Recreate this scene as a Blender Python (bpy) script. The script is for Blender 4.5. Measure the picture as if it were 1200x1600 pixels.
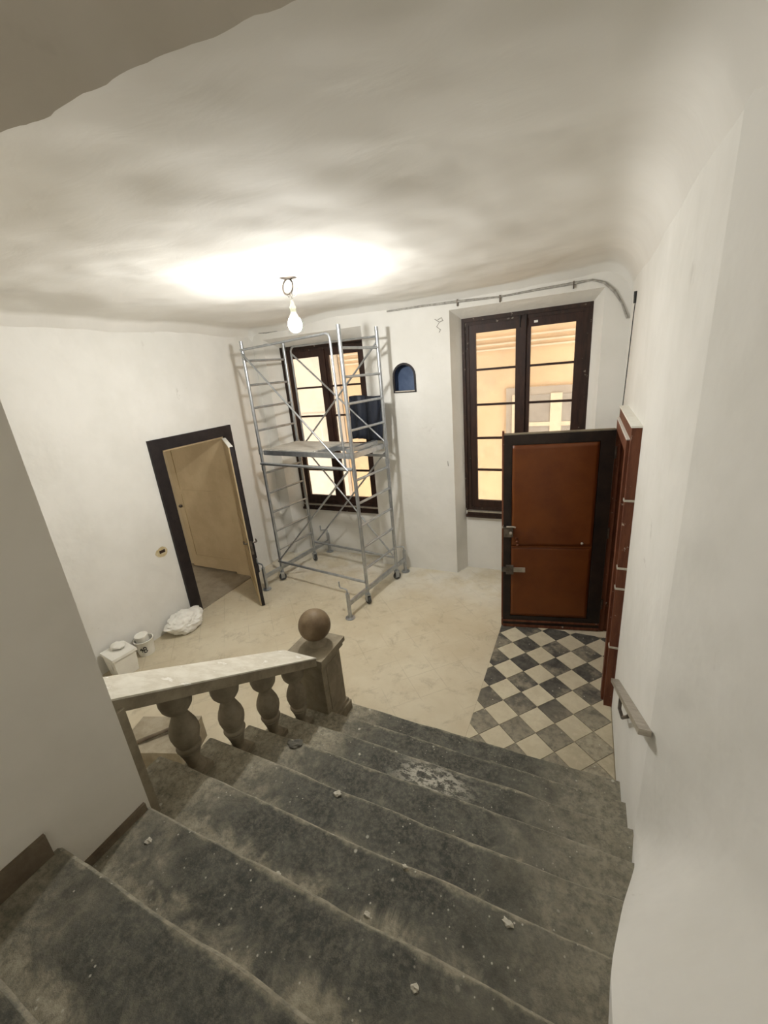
import bpy, bmesh, math, random
from mathutils import Vector, Matrix, noise
import numpy as np
random.seed(7)
for o in list(bpy.data.objects): bpy.data.objects.remove(o)
scene = bpy.context.scene
COL = scene.collection

# ------------------------------------------------------------------ camera
F_PX = 651.0
def unit(v): v = np.array(v, float); return v/np.linalg.norm(v)
aY = unit([321, -250, F_PX]); aZ = -unit([175, 1920, F_PX])
aZ = unit(aZ - aY*(aZ@aY)); aX = np.cross(aY, aZ)
RW = np.stack([aX, aY, aZ])                 # world <- camera (x right, y down, z forward)
cr, cu, cb = RW@[1,0,0], RW@[0,-1,0], RW@[0,0,-1]
cam = bpy.data.cameras.new('camera'); camo = bpy.data.objects.new('camera', cam); COL.objects.link(camo)
cam.sensor_fit = 'HORIZONTAL'; cam.sensor_width = 36.0; cam.lens = 36.0*F_PX/1200.0
cam.clip_start = 0.02
M4 = Matrix.Identity(4)
for i in range(3):
    M4[i][0] = cr[i]; M4[i][1] = cu[i]; M4[i][2] = cb[i]
M4[0][3], M4[1][3], M4[2][3] = 0.0, 0.0, 3.0
camo.matrix_world = M4
scene.camera = camo

# ------------------------------------------------------------------ world, exposure
w = bpy.data.worlds.new('world'); scene.world = w; w.use_nodes = True
bg = w.node_tree.nodes['Background']; bg.inputs[0].default_value = (1.0, 0.95, 0.87, 1); bg.inputs[1].default_value = 3.4
scene.view_settings.view_transform = 'Standard'; scene.view_settings.look = 'None'
scene.view_settings.gamma = 1.0; scene.view_settings.use_curve_mapping = False
scene.view_settings.exposure = 0.5
BULB_STRENGTH = 660.0
scene.cycles.use_light_tree = False

# ------------------------------------------------------------------ materials
class NT:
    def __init__(s, name):
        s.m = bpy.data.materials.new(name); s.m.use_nodes = True
        s.n = s.m.node_tree.nodes; s.l = s.m.node_tree.links
        s.b = s.n['Principled BSDF']; s.out = s.n['Material Output']
    def add(s, t, **kw):
        x = s.n.new(t)
        for k, v in kw.items():
            if hasattr(x, k): setattr(x, k, v)
            else: x.inputs[k].default_value = v
        return x
    def set(s, sock, v):
        if isinstance(v, bpy.types.NodeSocket): s.l.new(v, sock)
        elif isinstance(v, (tuple, list)) and len(v) == 3 and sock.type == 'RGBA': sock.default_value = (*v, 1)
        else: sock.default_value = v
    def pos(s):
        if not hasattr(s, '_p'): s._p = s.add('ShaderNodeNewGeometry').outputs['Position']
        return s._p
    def scaled(s, sc):
        mp = s.add('ShaderNodeMapping'); s.l.new(s.pos(), mp.inputs[0]); mp.inputs['Scale'].default_value = sc
        return mp.outputs[0]
    def noise(s, scale=5, detail=4, rough=.55, vec=None, dist=0):
        x = s.add('ShaderNodeTexNoise'); x.inputs['Scale'].default_value = scale; x.inputs['Detail'].default_value = detail
        x.inputs['Roughness'].default_value = rough; x.inputs['Distortion'].default_value = dist
        s.l.new(vec or s.pos(), x.inputs['Vector']); return x.outputs['Fac']
    def voro(s, scale, feature='F1', vec=None, out='Distance'):
        x = s.add('ShaderNodeTexVoronoi'); x.feature = feature; x.inputs['Scale'].default_value = scale
        s.l.new(vec or s.pos(), x.inputs['Vector']); return x.outputs[out]
    def ramp(s, f, a, b, lo=0.0, hi=1.0):
        x = s.add('ShaderNodeMapRange'); x.interpolation_type = 'SMOOTHSTEP'
        s.set(x.inputs['Value'], f); x.inputs['From Min'].default_value = a; x.inputs['From Max'].default_value = b
        x.inputs['To Min'].default_value = lo; x.inputs['To Max'].default_value = hi; return x.outputs['Result']
    def math(s, op, a, b=0.0, c=None):
        x = s.add('ShaderNodeMath', operation=op); s.set(x.inputs[0], a); s.set(x.inputs[1], b)
        if c is not None: s.set(x.inputs[2], c)
        return x.outputs[0]
    def mix(s, f, a, b):
        x = s.add('ShaderNodeMix'); x.data_type = 'RGBA'
        s.set(x.inputs['Factor'], f); s.set(x.inputs[6], a); s.set(x.inputs[7], b); return x.outputs[2]
    def sep(s):
        if not hasattr(s, '_s'):
            x = s.add('ShaderNodeSeparateXYZ'); s.l.new(s.pos(), x.inputs[0]); s._s = x.outputs
        return s._s
    def bump(s, h, strength=.3, dist=.01):
        x = s.add('ShaderNodeBump'); x.inputs['Strength'].default_value = strength; x.inputs['Distance'].default_value = dist
        s.l.new(h, x.inputs['Height']); s.l.new(x.outputs[0], s.b.inputs['Normal'])
    def done(s, col, rough=.8, metal=0.0, spec=.3):
        s.set(s.b.inputs['Base Color'], col); s.set(s.b.inputs['Roughness'], rough); s.set(s.b.inputs['Metallic'], metal)
        s.b.inputs['Specular IOR Level'].default_value = spec
        return s.m

def plaster(name, c1, c2, stain=(.42, .39, .34), st=.8, bump=.25):
    t = NT(name)
    a = t.ramp(t.noise(1.3, 4, .6), .35, .68)
    col = t.mix(a, c1, c2)
    b = t.math('MULTIPLY', t.ramp(t.noise(3.1, 5, .7, dist=.6), .62, .74), t.ramp(t.noise(.9, 2), .5, .62))
    col = t.mix(t.math('MULTIPLY', b, st), col, stain)
    h = t.math('MULTIPLY', t.noise(4.5, 3.5, .42), 2.0)
    t.bump(h, bump, .03)
    return t.done(col, .9, spec=.15)

M = {}
M['plaster'] = plaster('plaster_white', (.80, .785, .74), (.74, .725, .675))
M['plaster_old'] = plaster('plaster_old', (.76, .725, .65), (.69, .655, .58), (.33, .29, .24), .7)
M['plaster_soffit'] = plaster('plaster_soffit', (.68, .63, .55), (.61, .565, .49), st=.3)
t = NT('plaster_ceiling')
a = t.ramp(t.noise(.9, 4, .55, vec=t.scaled((1, 1.4, 1))), .3, .7)
col = t.mix(a, (.85, .835, .79), (.77, .75, .70))
sw = t.noise(2.6, 4, .5, vec=t.scaled((1.0, 1.8, 1)), dist=.5)
t.bump(sw, .12, .035)
M['ceiling'] = t.done(col, .85, spec=.2)

# dusty floor
t = NT('floor_dust')
X, Y, Z = t.sep()[0], t.sep()[1], t.sep()[2]
n1 = t.ramp(t.noise(1.1, 6, .62), .32, .7)
col = t.mix(n1, (.56, .485, .345), (.66, .60, .46))
n2 = t.ramp(t.noise(5.5, 8, .7, dist=.5), .5, .72)
col = t.mix(t.math('MULTIPLY', n2, .62), col, (.40, .345, .245))
ns = t.ramp(t.noise(14, 6, .7), .66, .73)
col = t.mix(t.math('MULTIPLY', ns, .8), col, (.80, .77, .68))
# paler dust towards the window wall
gw = t.math('MULTIPLY', t.ramp(Y, 4.3, 5.4), t.ramp(t.noise(2.3, 5, .6), .32, .6))
col = t.mix(t.math('MULTIPLY', gw, .55), col, (.78, .76, .70))
# faint joints of the square tiles laid diagonally under the dust
def frac_line(expr):
    fr = t.math('FRACT', expr); d = t.math('ABSOLUTE', t.math('SUBTRACT', fr, .5)); return t.ramp(d, .475, .498)
u = t.math('MULTIPLY', t.math('ADD', X, Y), 2.36); v = t.math('MULTIPLY', t.math('SUBTRACT', X, Y), 2.36)
g = t.math('MAXIMUM', frac_line(u), frac_line(v))
g = t.math('MULTIPLY', g, t.ramp(t.noise(1.9, 3), .42, .6, 0, .32))
col = t.mix(g, col, (.36, .31, .22))
t.bump(t.noise(10, 5, .75), .35, .012)
M['floor'] = t.done(col, .92, spec=.1)

# worn stone of the steps
t = NT('step_stone')
X, Y, Z = t.sep()[0], t.sep()[1], t.sep()[2]
fr = t.math('FRACT', t.math('ADD', t.math('MULTIPLY', t.math('SUBTRACT', 2.525, Y), 1/.303), .012))
base = t.mix(t.ramp(t.noise(7, 8, .68), .35, .65), (.048, .050, .044), (.100, .100, .085))
dust = t.mix(t.ramp(t.noise(11, 7, .7), .35, .65), (.31, .28, .205), (.43, .39, .295))
nz = t.noise(3.6, 8, .72, dist=.8)
back = t.ramp(t.math('ADD', fr, t.math('MULTIPLY', t.math('SUBTRACT', nz, .5), 1.5)), .52, .95)
frontl = t.ramp(t.math('ADD', fr, t.math('MULTIPLY', t.math('SUBTRACT', t.noise(9, 6, .7), .5), .3)), .11, .02)
ends = t.math('MAXIMUM', t.ramp(t.math('ADD', X, t.math('MULTIPLY', nz, .9)), -.75, -1.3), t.ramp(t.math('ADD', X, t.math('MULTIPLY', nz, .9)), .0, .7, 0, .7))
d = t.math('MAXIMUM', t.math('MAXIMUM', back, t.math('MULTIPLY', frontl, .8)), ends)
fine = t.ramp(t.noise(42, 8, .82), .42, .62)
d = t.math('MAXIMUM', t.math('MULTIPLY', d, t.ramp(t.noise(30, 8, .8), .32, .6, .35, 1)), t.math('MULTIPLY', fine, .26))
col = t.mix(t.math('MINIMUM', d, 1.0), base, dust)
# dropped plaster: specks and one smeared patch
vs = t.voro(9.0); vm = t.ramp(t.noise(2.1, 3), .46, .6)
sp = t.math('MULTIPLY', t.ramp(t.math('ADD', vs, t.math('MULTIPLY', t.noise(40, 3), .08)), .15, .11), vm)
vs2 = t.voro(31.0); sp2 = t.math('MULTIPLY', t.ramp(vs2, .13, .08), t.ramp(t.noise(4.3, 3), .48, .58))
mp = t.add('ShaderNodeVectorMath', operation='DISTANCE')
sc = t.add('ShaderNodeVectorMath', operation='MULTIPLY'); t.l.new(t.pos(), sc.inputs[0]); sc.inputs[1].default_value = (1, 2.1, 0)
t.l.new(sc.outputs[0], mp.inputs[0]); mp.inputs[1].default_value = (-.74, 1.80*2.1, 0)
patch = t.math('MULTIPLY', t.ramp(mp.outputs['Value'], .36, .06), t.ramp(t.noise(17, 6, .75, vec=t.scaled((1, 2, 1))), .47, .56))
white = t.math('MINIMUM', t.math('ADD', t.math('ADD', sp, sp2), patch), 1.0)
col = t.mix(t.math('MULTIPLY', white, .85), col, (.55, .52, .44))
t.bump(t.noise(13, 6, .74), .5, .015)
M['stone'] = t.done(col, .75, spec=.25)

def blotch(name, c1, c2, sc=6, rough=.8, metal=0, chips=None, chip_t=.66, chip_s=9, bump=.3, spec=.3, stretch=(1, 1, 1)):
    t = NT(name)
    v = t.scaled(stretch)
    col = t.mix(t.ramp(t.noise(sc, 6, .65, vec=v), .32, .68), c1, c2)
    if chips: col = t.mix(t.ramp(t.noise(chip_s, 7, .72), chip_t, chip_t+.04), col, chips)
    t.bump(t.noise(sc*4, 3, .7, vec=v), bump, .008)
    return t.done(col, rough, metal, spec)

M['baluster'] = blotch('baluster_stone', (.20, .165, .115), (.29, .25, .18), 8, .85)
M['marble'] = blotch('rail_marble', (.72, .69, .60), (.58, .54, .44), 9, .6, chips=(.80, .78, .72), chip_t=.6)
M['railstone'] = blotch('rail_stone', (.30, .26, .185), (.21, .175, .12), 8, .8)
M['ballstone'] = blotch('ball_stone', (.125, .085, .048), (.20, .145, .085), 7, .55)
M['darkwood'] = blotch('dark_wood', (.020, .011, .008), (.042, .020, .013), 7, .55, chips=(.30, .26, .21), chip_t=.63, chip_s=13, stretch=(3, 3, .6))
M['sashwood'] = blotch('sash_wood', (.023, .011, .008), (.044, .019, .012), 7, .5, chips=(.28, .23, .18), chip_t=.76, chip_s=15, stretch=(3, 3, .6))
M['blackwood'] = blotch('black_paint', (.016, .013, .014), (.028, .022, .022), 7, .5, chips=(.35, .32, .28), chip_t=.69, chip_s=17)
M['redwood'] = blotch('red_brown_wood', (.105, .033, .016), (.175, .062, .030), 7, .6, chips=(.50, .42, .33), chip_t=.63, chip_s=14, stretch=(3, 3, .5))
M['brownleaf'] = blotch('brown_sheet', (.120, .031, .006), (.165, .048, .009), 2.2, .40, bump=.12, spec=.4)
M['blackedge'] = blotch('black_strip', (.014, .011, .010), (.030, .020, .015), 6, .45, chips=(.13, .07, .04), chip_t=.72)
M['beige'] = blotch('beige_paint', (.56, .44, .265), (.48, .37, .22), 3, .6, chips=(.30, .21, .12), chip_t=.72, chip_s=7, bump=.15)
M['beigewall'] = plaster('beige_plaster', (.60, .50, .33), (.52, .43, .28))
M['greyfloor'] = blotch('grey_floor', (.36, .31, .23), (.27, .23, .17), 6, .85)
M['metal'] = blotch('galvanised', (.50, .52, .54), (.38, .40, .42), 12, .36, .85, chips=(.62, .61, .58), chip_t=.66, chip_s=20, bump=.1)
M['iron'] = blotch('old_iron', (.10, .085, .07), (.20, .17, .14), 14, .5, .7)
M['paleiron'] = blotch('pale_metal', (.52, .48, .41), (.38, .34, .28), 18, .42, .55)
M['plywood'] = blotch('platform_board', (.40, .37, .32), (.55, .52, .46), 9, .8, chips=(.72, .70, .66), chip_t=.62, stretch=(.5, 3, 1))
M['rubber'] = blotch('grey_rubber', (.05, .05, .05), (.10, .10, .095), 12, .7)
M['navy'] = blotch('navy_sheet', (.010, .013, .022), (.020, .024, .036), 5, .55, chips=(.10, .11, .13), chip_t=.75, stretch=(4, 4, .4))
M['niche_blue'] = blotch('niche_blue', (.055, .085, .16), (.10, .14, .23), 5, .6)
M['whiteplastic'] = blotch('white_plastic', (.88, .865, .80), (.82, .80, .73), 5, .45, bump=.1)
M['bag'] = blotch('white_bag', (.90, .885, .83), (.84, .82, .76), 9, .35, chips=(.25, .24, .22), chip_t=.66, chip_s=16, bump=.1)
M['ink'] = blotch('black_ink', (.02, .02, .02), (.03, .03, .03), 5, .6)
M['chipwhite'] = blotch('plaster_chip', (.62, .59, .50), (.50, .47, .39), 30, .9)
M['cable'] = blotch('cable_grey', (.46, .44, .40), (.27, .26, .23), 25, .6)
M['blackcable'] = blotch('cable_black', (.02, .02, .02), (.035, .035, .033), 25, .5)
M['ochre'] = blotch('ochre_patch', (.62, .54, .36), (.50, .40, .22), 22, .9)
M['socket_white'] = blotch('lamp_socket', (.68, .70, .55), (.60, .62, .48), 10, .5)
M['step_flake'] = blotch('flake_stone', (.10, .095, .08), (.16, .15, .12), 20, .9)
M['skirting'] = blotch('skirting_stone', (.20, .16, .11), (.13, .10, .07), 8, .9)
M['blockstone'] = blotch('block_stone', (.40, .35, .26), (.28, .24, .17), 8, .9)
t = NT('tile_dark'); oi = t.add('ShaderNodeObjectInfo').outputs['Random']
c = t.mix(t.ramp(t.noise(14, 7, .7), .35, .65), (.060, .057, .050), (.125, .116, .098))
Yd, Xd = t.sep()[1], t.sep()[0]
dirt = t.math('MAXIMUM', t.ramp(Yd, 3.45, 2.75, 0, .72), t.ramp(t.math('ADD', t.noise(5, 5, .65), t.math('MULTIPLY', oi, .25)), .60, .80, 0, .7))
dirt = t.math('MAXIMUM', dirt, t.math('MULTIPLY', t.ramp(Xd, -.25, .2), t.ramp(Yd, 3.65, 3.0, 0, 1.0)))
c = t.mix(t.math('MULTIPLY', dirt, t.ramp(t.noise(19, 7, .72), .3, .62, .35, 1)), c, (.40, .355, .26))
c = t.mix(t.math('MULTIPLY', t.ramp(t.voro(13), .10, .05), .8), c, (.6, .57, .48))
t.bump(t.noise(26, 6, .7), .3, .006); M['tile_dark'] = t.done(c, .55, spec=.3)
t = NT('tile_light'); oi = t.add('ShaderNodeObjectInfo').outputs['Random']
c = t.mix(t.ramp(t.noise(9, 7, .7), .35, .7), (.66, .60, .45), (.56, .495, .355))
c = t.mix(t.math('MULTIPLY', oi, .35), c, (.52, .45, .31))
c = t.mix(t.ramp(t.noise(15, 8, .75, dist=1.0), .60, .74, 0, .5), c, (.36, .30, .21))
Xd, Yd = t.sep()[0], t.sep()[1]
c = t.mix(t.math('MULTIPLY', t.math('MULTIPLY', t.ramp(Xd, -.3, .2), t.ramp(Yd, 3.5, 2.9)), t.ramp(t.noise(8, 7, .7), .3, .6, .4, 1)), c, (.42, .365, .26))
t.bump(t.noise(26, 6, .7), .25, .006); M['tile_light'] = t.done(c, .6, spec=.25)
M['grout'] = blotch('tile_bed', (.32, .27, .19), (.24, .20, .14), 10, .95)
t = NT('facade_orange'); c = t.mix(t.ramp(t.noise(.8, 6, .6), .35, .7), (.60, .435, .27), (.66, .485, .31)); M['facade'] = t.done(c, .9, spec=.1)
t = NT('facade_pale'); c = t.mix(t.ramp(t.noise(.8, 6, .6), .35, .7), (.56, .50, .43), (.62, .56, .49)); M['facade_pale'] = t.done(c, .9, spec=.1)
M['facade_trim'] = blotch('facade_trim', (.66, .56, .42), (.60, .50, .37), 3, .8)
M['facade_grey'] = blotch('facade_grey', (.40, .35, .29), (.36, .31, .26), 4, .8)
M['far_glass'] = blotch('far_glass', (.30, .27, .24), (.36, .33, .29), 2, .25)
M['court'] = blotch('courtyard_paving', (.5, .42, .3), (.42, .35, .25), 3, .9)
# window glass: thin pane, mostly clear, with a faint reflection and dust
t = NT('window_glass')
tr = t.add('ShaderNodeBsdfTransparent'); tr.inputs[0].default_value = (.97, .96, .94, 1)
gl = t.add('ShaderNodeBsdfGlossy'); gl.inputs['Roughness'].default_value = .05
df = t.add('ShaderNodeBsdfDiffuse'); df.inputs[0].default_value = (.75, .72, .66, 1)
mx = t.add('ShaderNodeMixShader'); t.set(mx.inputs[0], .05); t.l.new(tr.outputs[0], mx.inputs[1]); t.l.new(gl.outputs[0], mx.inputs[2])
mx2 = t.add('ShaderNodeMixShader'); t.set(mx2.inputs[0], t.ramp(t.noise(3, 5), .4, .8, .04, .14)); t.l.new(mx.outputs[0], mx2.inputs[1]); t.l.new(df.outputs[0], mx2.inputs[2])
t.l.new(mx2.outputs[0], t.out.inputs[0]); M['glass'] = t.m
t = NT('bulb_glow'); t.b.inputs['Base Color'].default_value = (1, 1, 1, 1)
t.b.inputs['Emission Color'].default_value = (1.0, .988, .955, 1); t.b.inputs['Emission Strength'].default_value = BULB_STRENGTH
M['bulb'] = t.m

# ------------------------------------------------------------------ mesh helpers
def V(*a): return Vector(a)
class MB:
    def __init__(s): s.bm = bmesh.new()
    def box(s, x0, x1, y0, y1, z0, z1, mat=None):
        co = [(x0,y0,z0),(x1,y0,z0),(x1,y1,z0),(x0,y1,z0),(x0,y0,z1),(x1,y0,z1),(x1,y1,z1),(x0,y1,z1)]
        vs = [s.bm.verts.new(mat@Vector(c) if mat else c) for c in co]
        for f in ((0,3,2,1),(4,5,6,7),(0,1,5,4),(1,2,6,5),(2,3,7,6),(3,0,4,7)): s.bm.faces.new([vs[i] for i in f])
        return s
    def tube(s, pts, r, n=10, cap=True, closed=False):
        pts = [Vector(p) for p in pts]; rings = []; N = len(pts)
        prev = None
        for i, p in enumerate(pts):
            if closed: d = (pts[(i+1) % N]-pts[i-1])
            else: d = pts[min(i+1, N-1)]-pts[max(i-1, 0)]
            d.normalize()
            if prev is None:
                up = Vector((0,0,1)) if abs(d.z) < .95 else Vector((1,0,0))
                a = d.cross(up).normalized()
            else:
                a = (prev-d*prev.dot(d))
                a = a.normalized() if a.length > 1e-5 else d.orthogonal().normalized()
            prev = a; b = d.cross(a)
            rr = r[i] if isinstance(r, (list, tuple)) else r
            rings.append([s.bm.verts.new(p+(a*math.cos(2*math.pi*k/n)+b*math.sin(2*math.pi*k/n))*rr) for k in range(n)])
        M_ = N if closed else N-1
        for i in range(M_):
            A, B = rings[i], rings[(i+1) % N]
            for k in range(n): s.bm.faces.new((A[k], A[(k+1) % n], B[(k+1) % n], B[k]))
        if cap and not closed:
            s.bm.faces.new(rings[0][::-1]); s.bm.faces.new(rings[-1])
        return s
    def lathe(s, prof, c=(0,0,0), n=24, mat=None):
        c = Vector(c); rings = []
        for r, z in prof:
            ring = []
            for k in range(n):
                p = Vector((r*math.cos(2*math.pi*k/n), r*math.sin(2*math.pi*k/n), z))
                p = mat@p if mat else p+c
                ring.append(s.bm.verts.new(p))
            rings.append(ring)
        for A, B in zip(rings, rings[1:]):
            for k in range(n): s.bm.faces.new((A[k], A[(k+1) % n], B[(k+1) % n], B[k]))
        s.bm.faces.new(rings[0][::-1]); s.bm.faces.new(rings[-1])
        return s
    def prism(s, poly, a0, a1, axis='y', poly2=None):
        """poly: 2D points; axis 'y' -> (x,z) extruded along y; 'x' -> (y,z) along x; 'z' -> (x,y) along z"""
        def mk(p, a): return {'y': (p[0], a, p[1]), 'x': (a, p[0], p[1]), 'z': (p[0], p[1], a)}[axis]
        A = [s.bm.verts.new(mk(p, a0)) for p in poly]; B = [s.bm.verts.new(mk(p, a1)) for p in (poly2 or poly)]
        n = len(poly)
        s.bm.faces.new(A); s.bm.faces.new(B[::-1])
        for i in range(n): s.bm.faces.new((A[i], B[i], B[(i+1) % n], A[(i+1) % n]))
        return s
    def grid(s, fn, nu, nv):
        g = [[s.bm.verts.new(fn(i/nu, j/nv)) for j in range(nv+1)] for i in range(nu+1)]
        for i in range(nu):
            for j in range(nv): s.bm.faces.new((g[i][j], g[i+1][j], g[i+1][j+1], g[i][j+1]))
        return s
    def bevel(s, w=.004, seg=1):
        bmesh.ops.bevel(s.bm, geom=[e for e in s.bm.edges if len(e.link_faces) == 2 and e.calc_face_angle(0) > .6], offset=w, segments=seg, affect='EDGES', clamp_overlap=True)
        return s
    def build(s, name, mat, parent=None, smooth=False, loc=None):
        bmesh.ops.recalc_face_normals(s.bm, faces=s.bm.faces)
        me = bpy.data.meshes.new(name); s.bm.to_mesh(me); s.bm.free()
        me.materials.append(mat)
        if smooth:
            for p in me.polygons: p.use_smooth = True
            try: me.set_sharp_from_angle(angle=math.radians(45))
            except Exception: pass
        o = bpy.data.objects.new(name, me); COL.objects.link(o)
        if parent:
            o.parent = parent
            o.matrix_parent_inverse = Matrix.Identity(4) if loc == 'local' else root_inv(parent)
        return o
def root_inv(p):
    m = Matrix.Identity(4); q = p; chain = []
    while q: chain.append(q); q = q.parent
    for q in reversed(chain): m = m @ q.matrix_parent_inverse @ q.matrix_basis
    return m.inverted()
def tag(o, label=None, cat=None, group=None, kind=None):
    if label: o['label'] = label
    if cat: o['category'] = cat
    if group: o['group'] = group
    if kind: o['kind'] = kind
    return o
def thing(name, label, cat, loc=(0,0,0), rz=0, group=None, kind=None):
    o = bpy.data.objects.new(name, None); COL.objects.link(o); o.empty_display_size = .1
    o.location = loc; o.rotation_euler = (0, 0, rz)
    return tag(o, label, cat, group, kind)
def cut(o, cutters):
    for c in cutters:
        md = o.modifiers.new('cut', 'BOOLEAN'); md.operation = 'DIFFERENCE'; md.solver = 'EXACT'; md.object = c
    bpy.context.view_layer.update()
    dg = bpy.context.evaluated_depsgraph_get()
    me = bpy.data.meshes.new_from_object(o.evaluated_get(dg))
    o.modifiers.clear(); old = o.data; o.data = me; bpy.data.meshes.remove(old)
    for c in cutters:
        m = c.data; bpy.data.objects.remove(c); bpy.data.meshes.remove(m)
def fb(p, s=1.0, seed=0): return noise.fractal(Vector(p)*s+Vector((seed*7.1, seed*3.3, 0)), 1.0, 2.0, 4)

# ------------------------------------------------------------------ main dimensions
XL, XR, YB, YF = -4.80, 0.37, 5.55, 0.71
ZC = 3.80
RISE, GO, Y1 = .183, .303, 2.525
def ny(k): return Y1-(k-1)*GO
def stair_z(y): return RISE*((Y1-y)/GO+1)

# ------------------------------------------------------------------ setting
flo = MB().box(XL-.3, XR+.6, YF-.1, YB+.6, -.2, 0).build('floor', M['floor'])
tag(flo, 'dusty beige floor of the room under renovation', 'floor', kind='structure')

# ceiling: uneven lime plaster, coved into the walls
def wall_turn(y): return .29*min(max(1.86-y, 0), .9)
def ceil_fn(u, v):
    x = XL-.1+u*(XR-XL+.45); y = YF-.25+v*(YB-YF+.35)
    z = ZC + .045*fb((x, y, 0), .55) + .010*fb((x, y, 3), 2.4)
    z += .05*max(0, 1-((x+2.3)/2.6)**2)*0.3
    z += .07*max(0, min(1, (x+1.2)/1.4))
    dr = XR+wall_turn(y)-x; R_ = .30
    if dr < R_: q = 1-max(dr, 0)/R_; z -= R_*(1-math.sqrt(max(0, 1-q*q)))*1.0
    dl = x-XL; R_ = .14
    if dl < R_: q = 1-max(dl, 0)/R_; z -= R_*(1-math.sqrt(max(0, 1-q*q)))
    db = YB-y; R_ = .10
    if db < R_: q = 1-max(db, 0)/R_; z -= R_*(1-math.sqrt(max(0, 1-q*q)))
    return (x, y, z)
b = MB().grid(ceil_fn, 110, 100)
ce = b.build('ceiling', M['ceiling'], smooth=True)
md = ce.modifiers.new('solid', 'SOLIDIFY'); md.thickness = .3; md.offset = 1
# make the thickness go upwards
ce.data.flip_normals() if ce.data.polygons[0].normal.z > 0 else None
md.offset = -1
tag(ce, 'uneven white plastered ceiling with the bare bulb', 'ceiling', kind='structure')

# back wall with two splayed window recesses and an arched niche
RW0 = dict(o=(-1.62, .12, 3.65), f=(-1.51, 0.0, .93, 3.53))
LW0 = dict(o=(-4.60, -2.86, 3.62), f=(-4.46, -2.93, .88, 3.47))
wb = MB().box(XL-.3, XR+.6, YB, YB+.45, -.05, 4.3).build('wall_back', M['plaster'])
cs = []
for W_ in (LW0, RW0):
    ox0, ox1, oz = W_['o']; fx0, fx1, fz0, fz1 = W_['f']
    cs.append(MB().prism([(ox0, -.001), (ox1, -.001), (ox1, oz), (ox0, oz)], YB-.02, YB+.25, 'y', [(fx0-.005, -.001), (fx1+.005, -.001), (fx1+.005, fz1+.005), (fx0-.005, fz1+.005)]).build('c', M['plaster']))
    cs.append(MB().box(fx0-.005, fx1+.005, YB+.2, YB+.6, fz0, fz1+.005).build('c', M['plaster']))
NX, NZ0, NW, NH = -2.27, 2.69, .165, .385
def arch(w_, h_, x=NX, z=NZ0, n=12):
    p = [(x-w_, z), (x+w_, z)]
    zc = z+h_-w_*1.0
    for i in range(n+1):
        a = math.pi*i/n; p.append((x+w_*math.cos(a), zc+w_*math.sin(a)))
    return p
cs.append(MB().prism(arch(NW, NH), YB-.05, YB+.14, 'y').build('c', M['plaster']))
cut(wb, cs)
tag(wb, 'white plastered wall with two window recesses and a small niche', 'wall', kind='structure')
b = MB()
for pts in ([(-1.80, 3.56), (-1.74, 3.52), (-1.78, 3.47), (-1.73, 3.43), (-1.75, 3.40)], [(-1.76, 3.55), (-1.71, 3.57), (-1.70, 3.54)], [(-1.74, 3.52), (-1.69, 3.535)]):
    b.tube([(x, YB-.001, z) for x, z in pts], .0055, 5)
b.tube([(-1.70, YB-.001, 1.73), (-1.695, YB-.001, 1.66)], .006, 5)
b.tube([(-4.78, YB-.001, 3.73), (-4.5, YB-.001, 3.70), (-4.1, YB-.001, 3.71)], .008, 5)
b.build('crack', M['cable'], wb)

# left wall with doorway
wl = MB().box(XL-.30, XL, YF-.3, YB+.4, -.05, 4.3).build('wall_left', M['plaster'])
cut(wl, [MB().box(XL-.5, XL+.1, 3.51, 4.57, -.001, 2.32).build('c', M['plaster'])])
tag(wl, 'white plastered wall with the black framed doorway', 'wall', kind='structure')

# right wall, far part with the entrance door opening
wr = MB().box(XR, XR+.55, 1.86, YB+.4, -.05, 4.3).build('wall_right', M['plaster'])
cut(wr, [MB().box(XR-.1, XR+.14, 3.56, 4.62, -.001, 2.33).build('c', M['plaster'])])
tag(wr, 'white plastered wall with the handrail and entrance door', 'wall', kind='structure')
# right wall, near part: turns away from the room, with a flared foot along the steps
def foot_x(y):
    ys = [(-2.6, .17), (.3, .165), (.67, .165), (.97, .185), (1.27, .25), (1.57, .33), (1.86, XR-.003)]
    for (a, xa), (c, xc) in zip(ys, ys[1:]):
        if y <= c: return xa+(xc-xa)*max(0, (y-a)/(c-a))
    return XR
def near_fn(u, v):
    y = 1.86-u*4.3
    top = XR+wall_turn(y)-.003
    z0 = min(stair_z(y), 2.0)
    hts = [-.35, -.05, .0, .04, .09, .15, .22, .32, .5, .9, 1.4, 2.0, 2.8, 3.6, 4.5]
    s_ = v*(len(hts)-1); i = min(int(s_), len(hts)-2); h = hts[i]+(hts[i+1]-hts[i])*(s_-i)
    q = max(0, min(1, h/(.12+1.1*min(1, u*3)))); q = 1-(1-q)**2 if h > 0 else 0
    fl = 1-q
    fx = foot_x(y)
    x = top+(fx-top)*fl*1.0
    x += .012*fb((0, y, z0+h), 1.6, 2)*min(1, u*6)
    return (x, y, z0+h if h < 4.4 else 4.6)
b = MB().grid(near_fn, 60, 14)
wn = b.build('wall_right', M['plaster'], smooth=True)
md = wn.modifiers.new('solid', 'SOLIDIFY'); md.thickness = .25; md.use_rim = False
n0 = wn.data.polygons[len(wn.data.polygons)//2].normal
md.offset = -1 if n0.x < 0 else 1
tag(wn, 'pale plastered stairwell wall turning away at the near right', 'wall', kind='structure')

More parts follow.
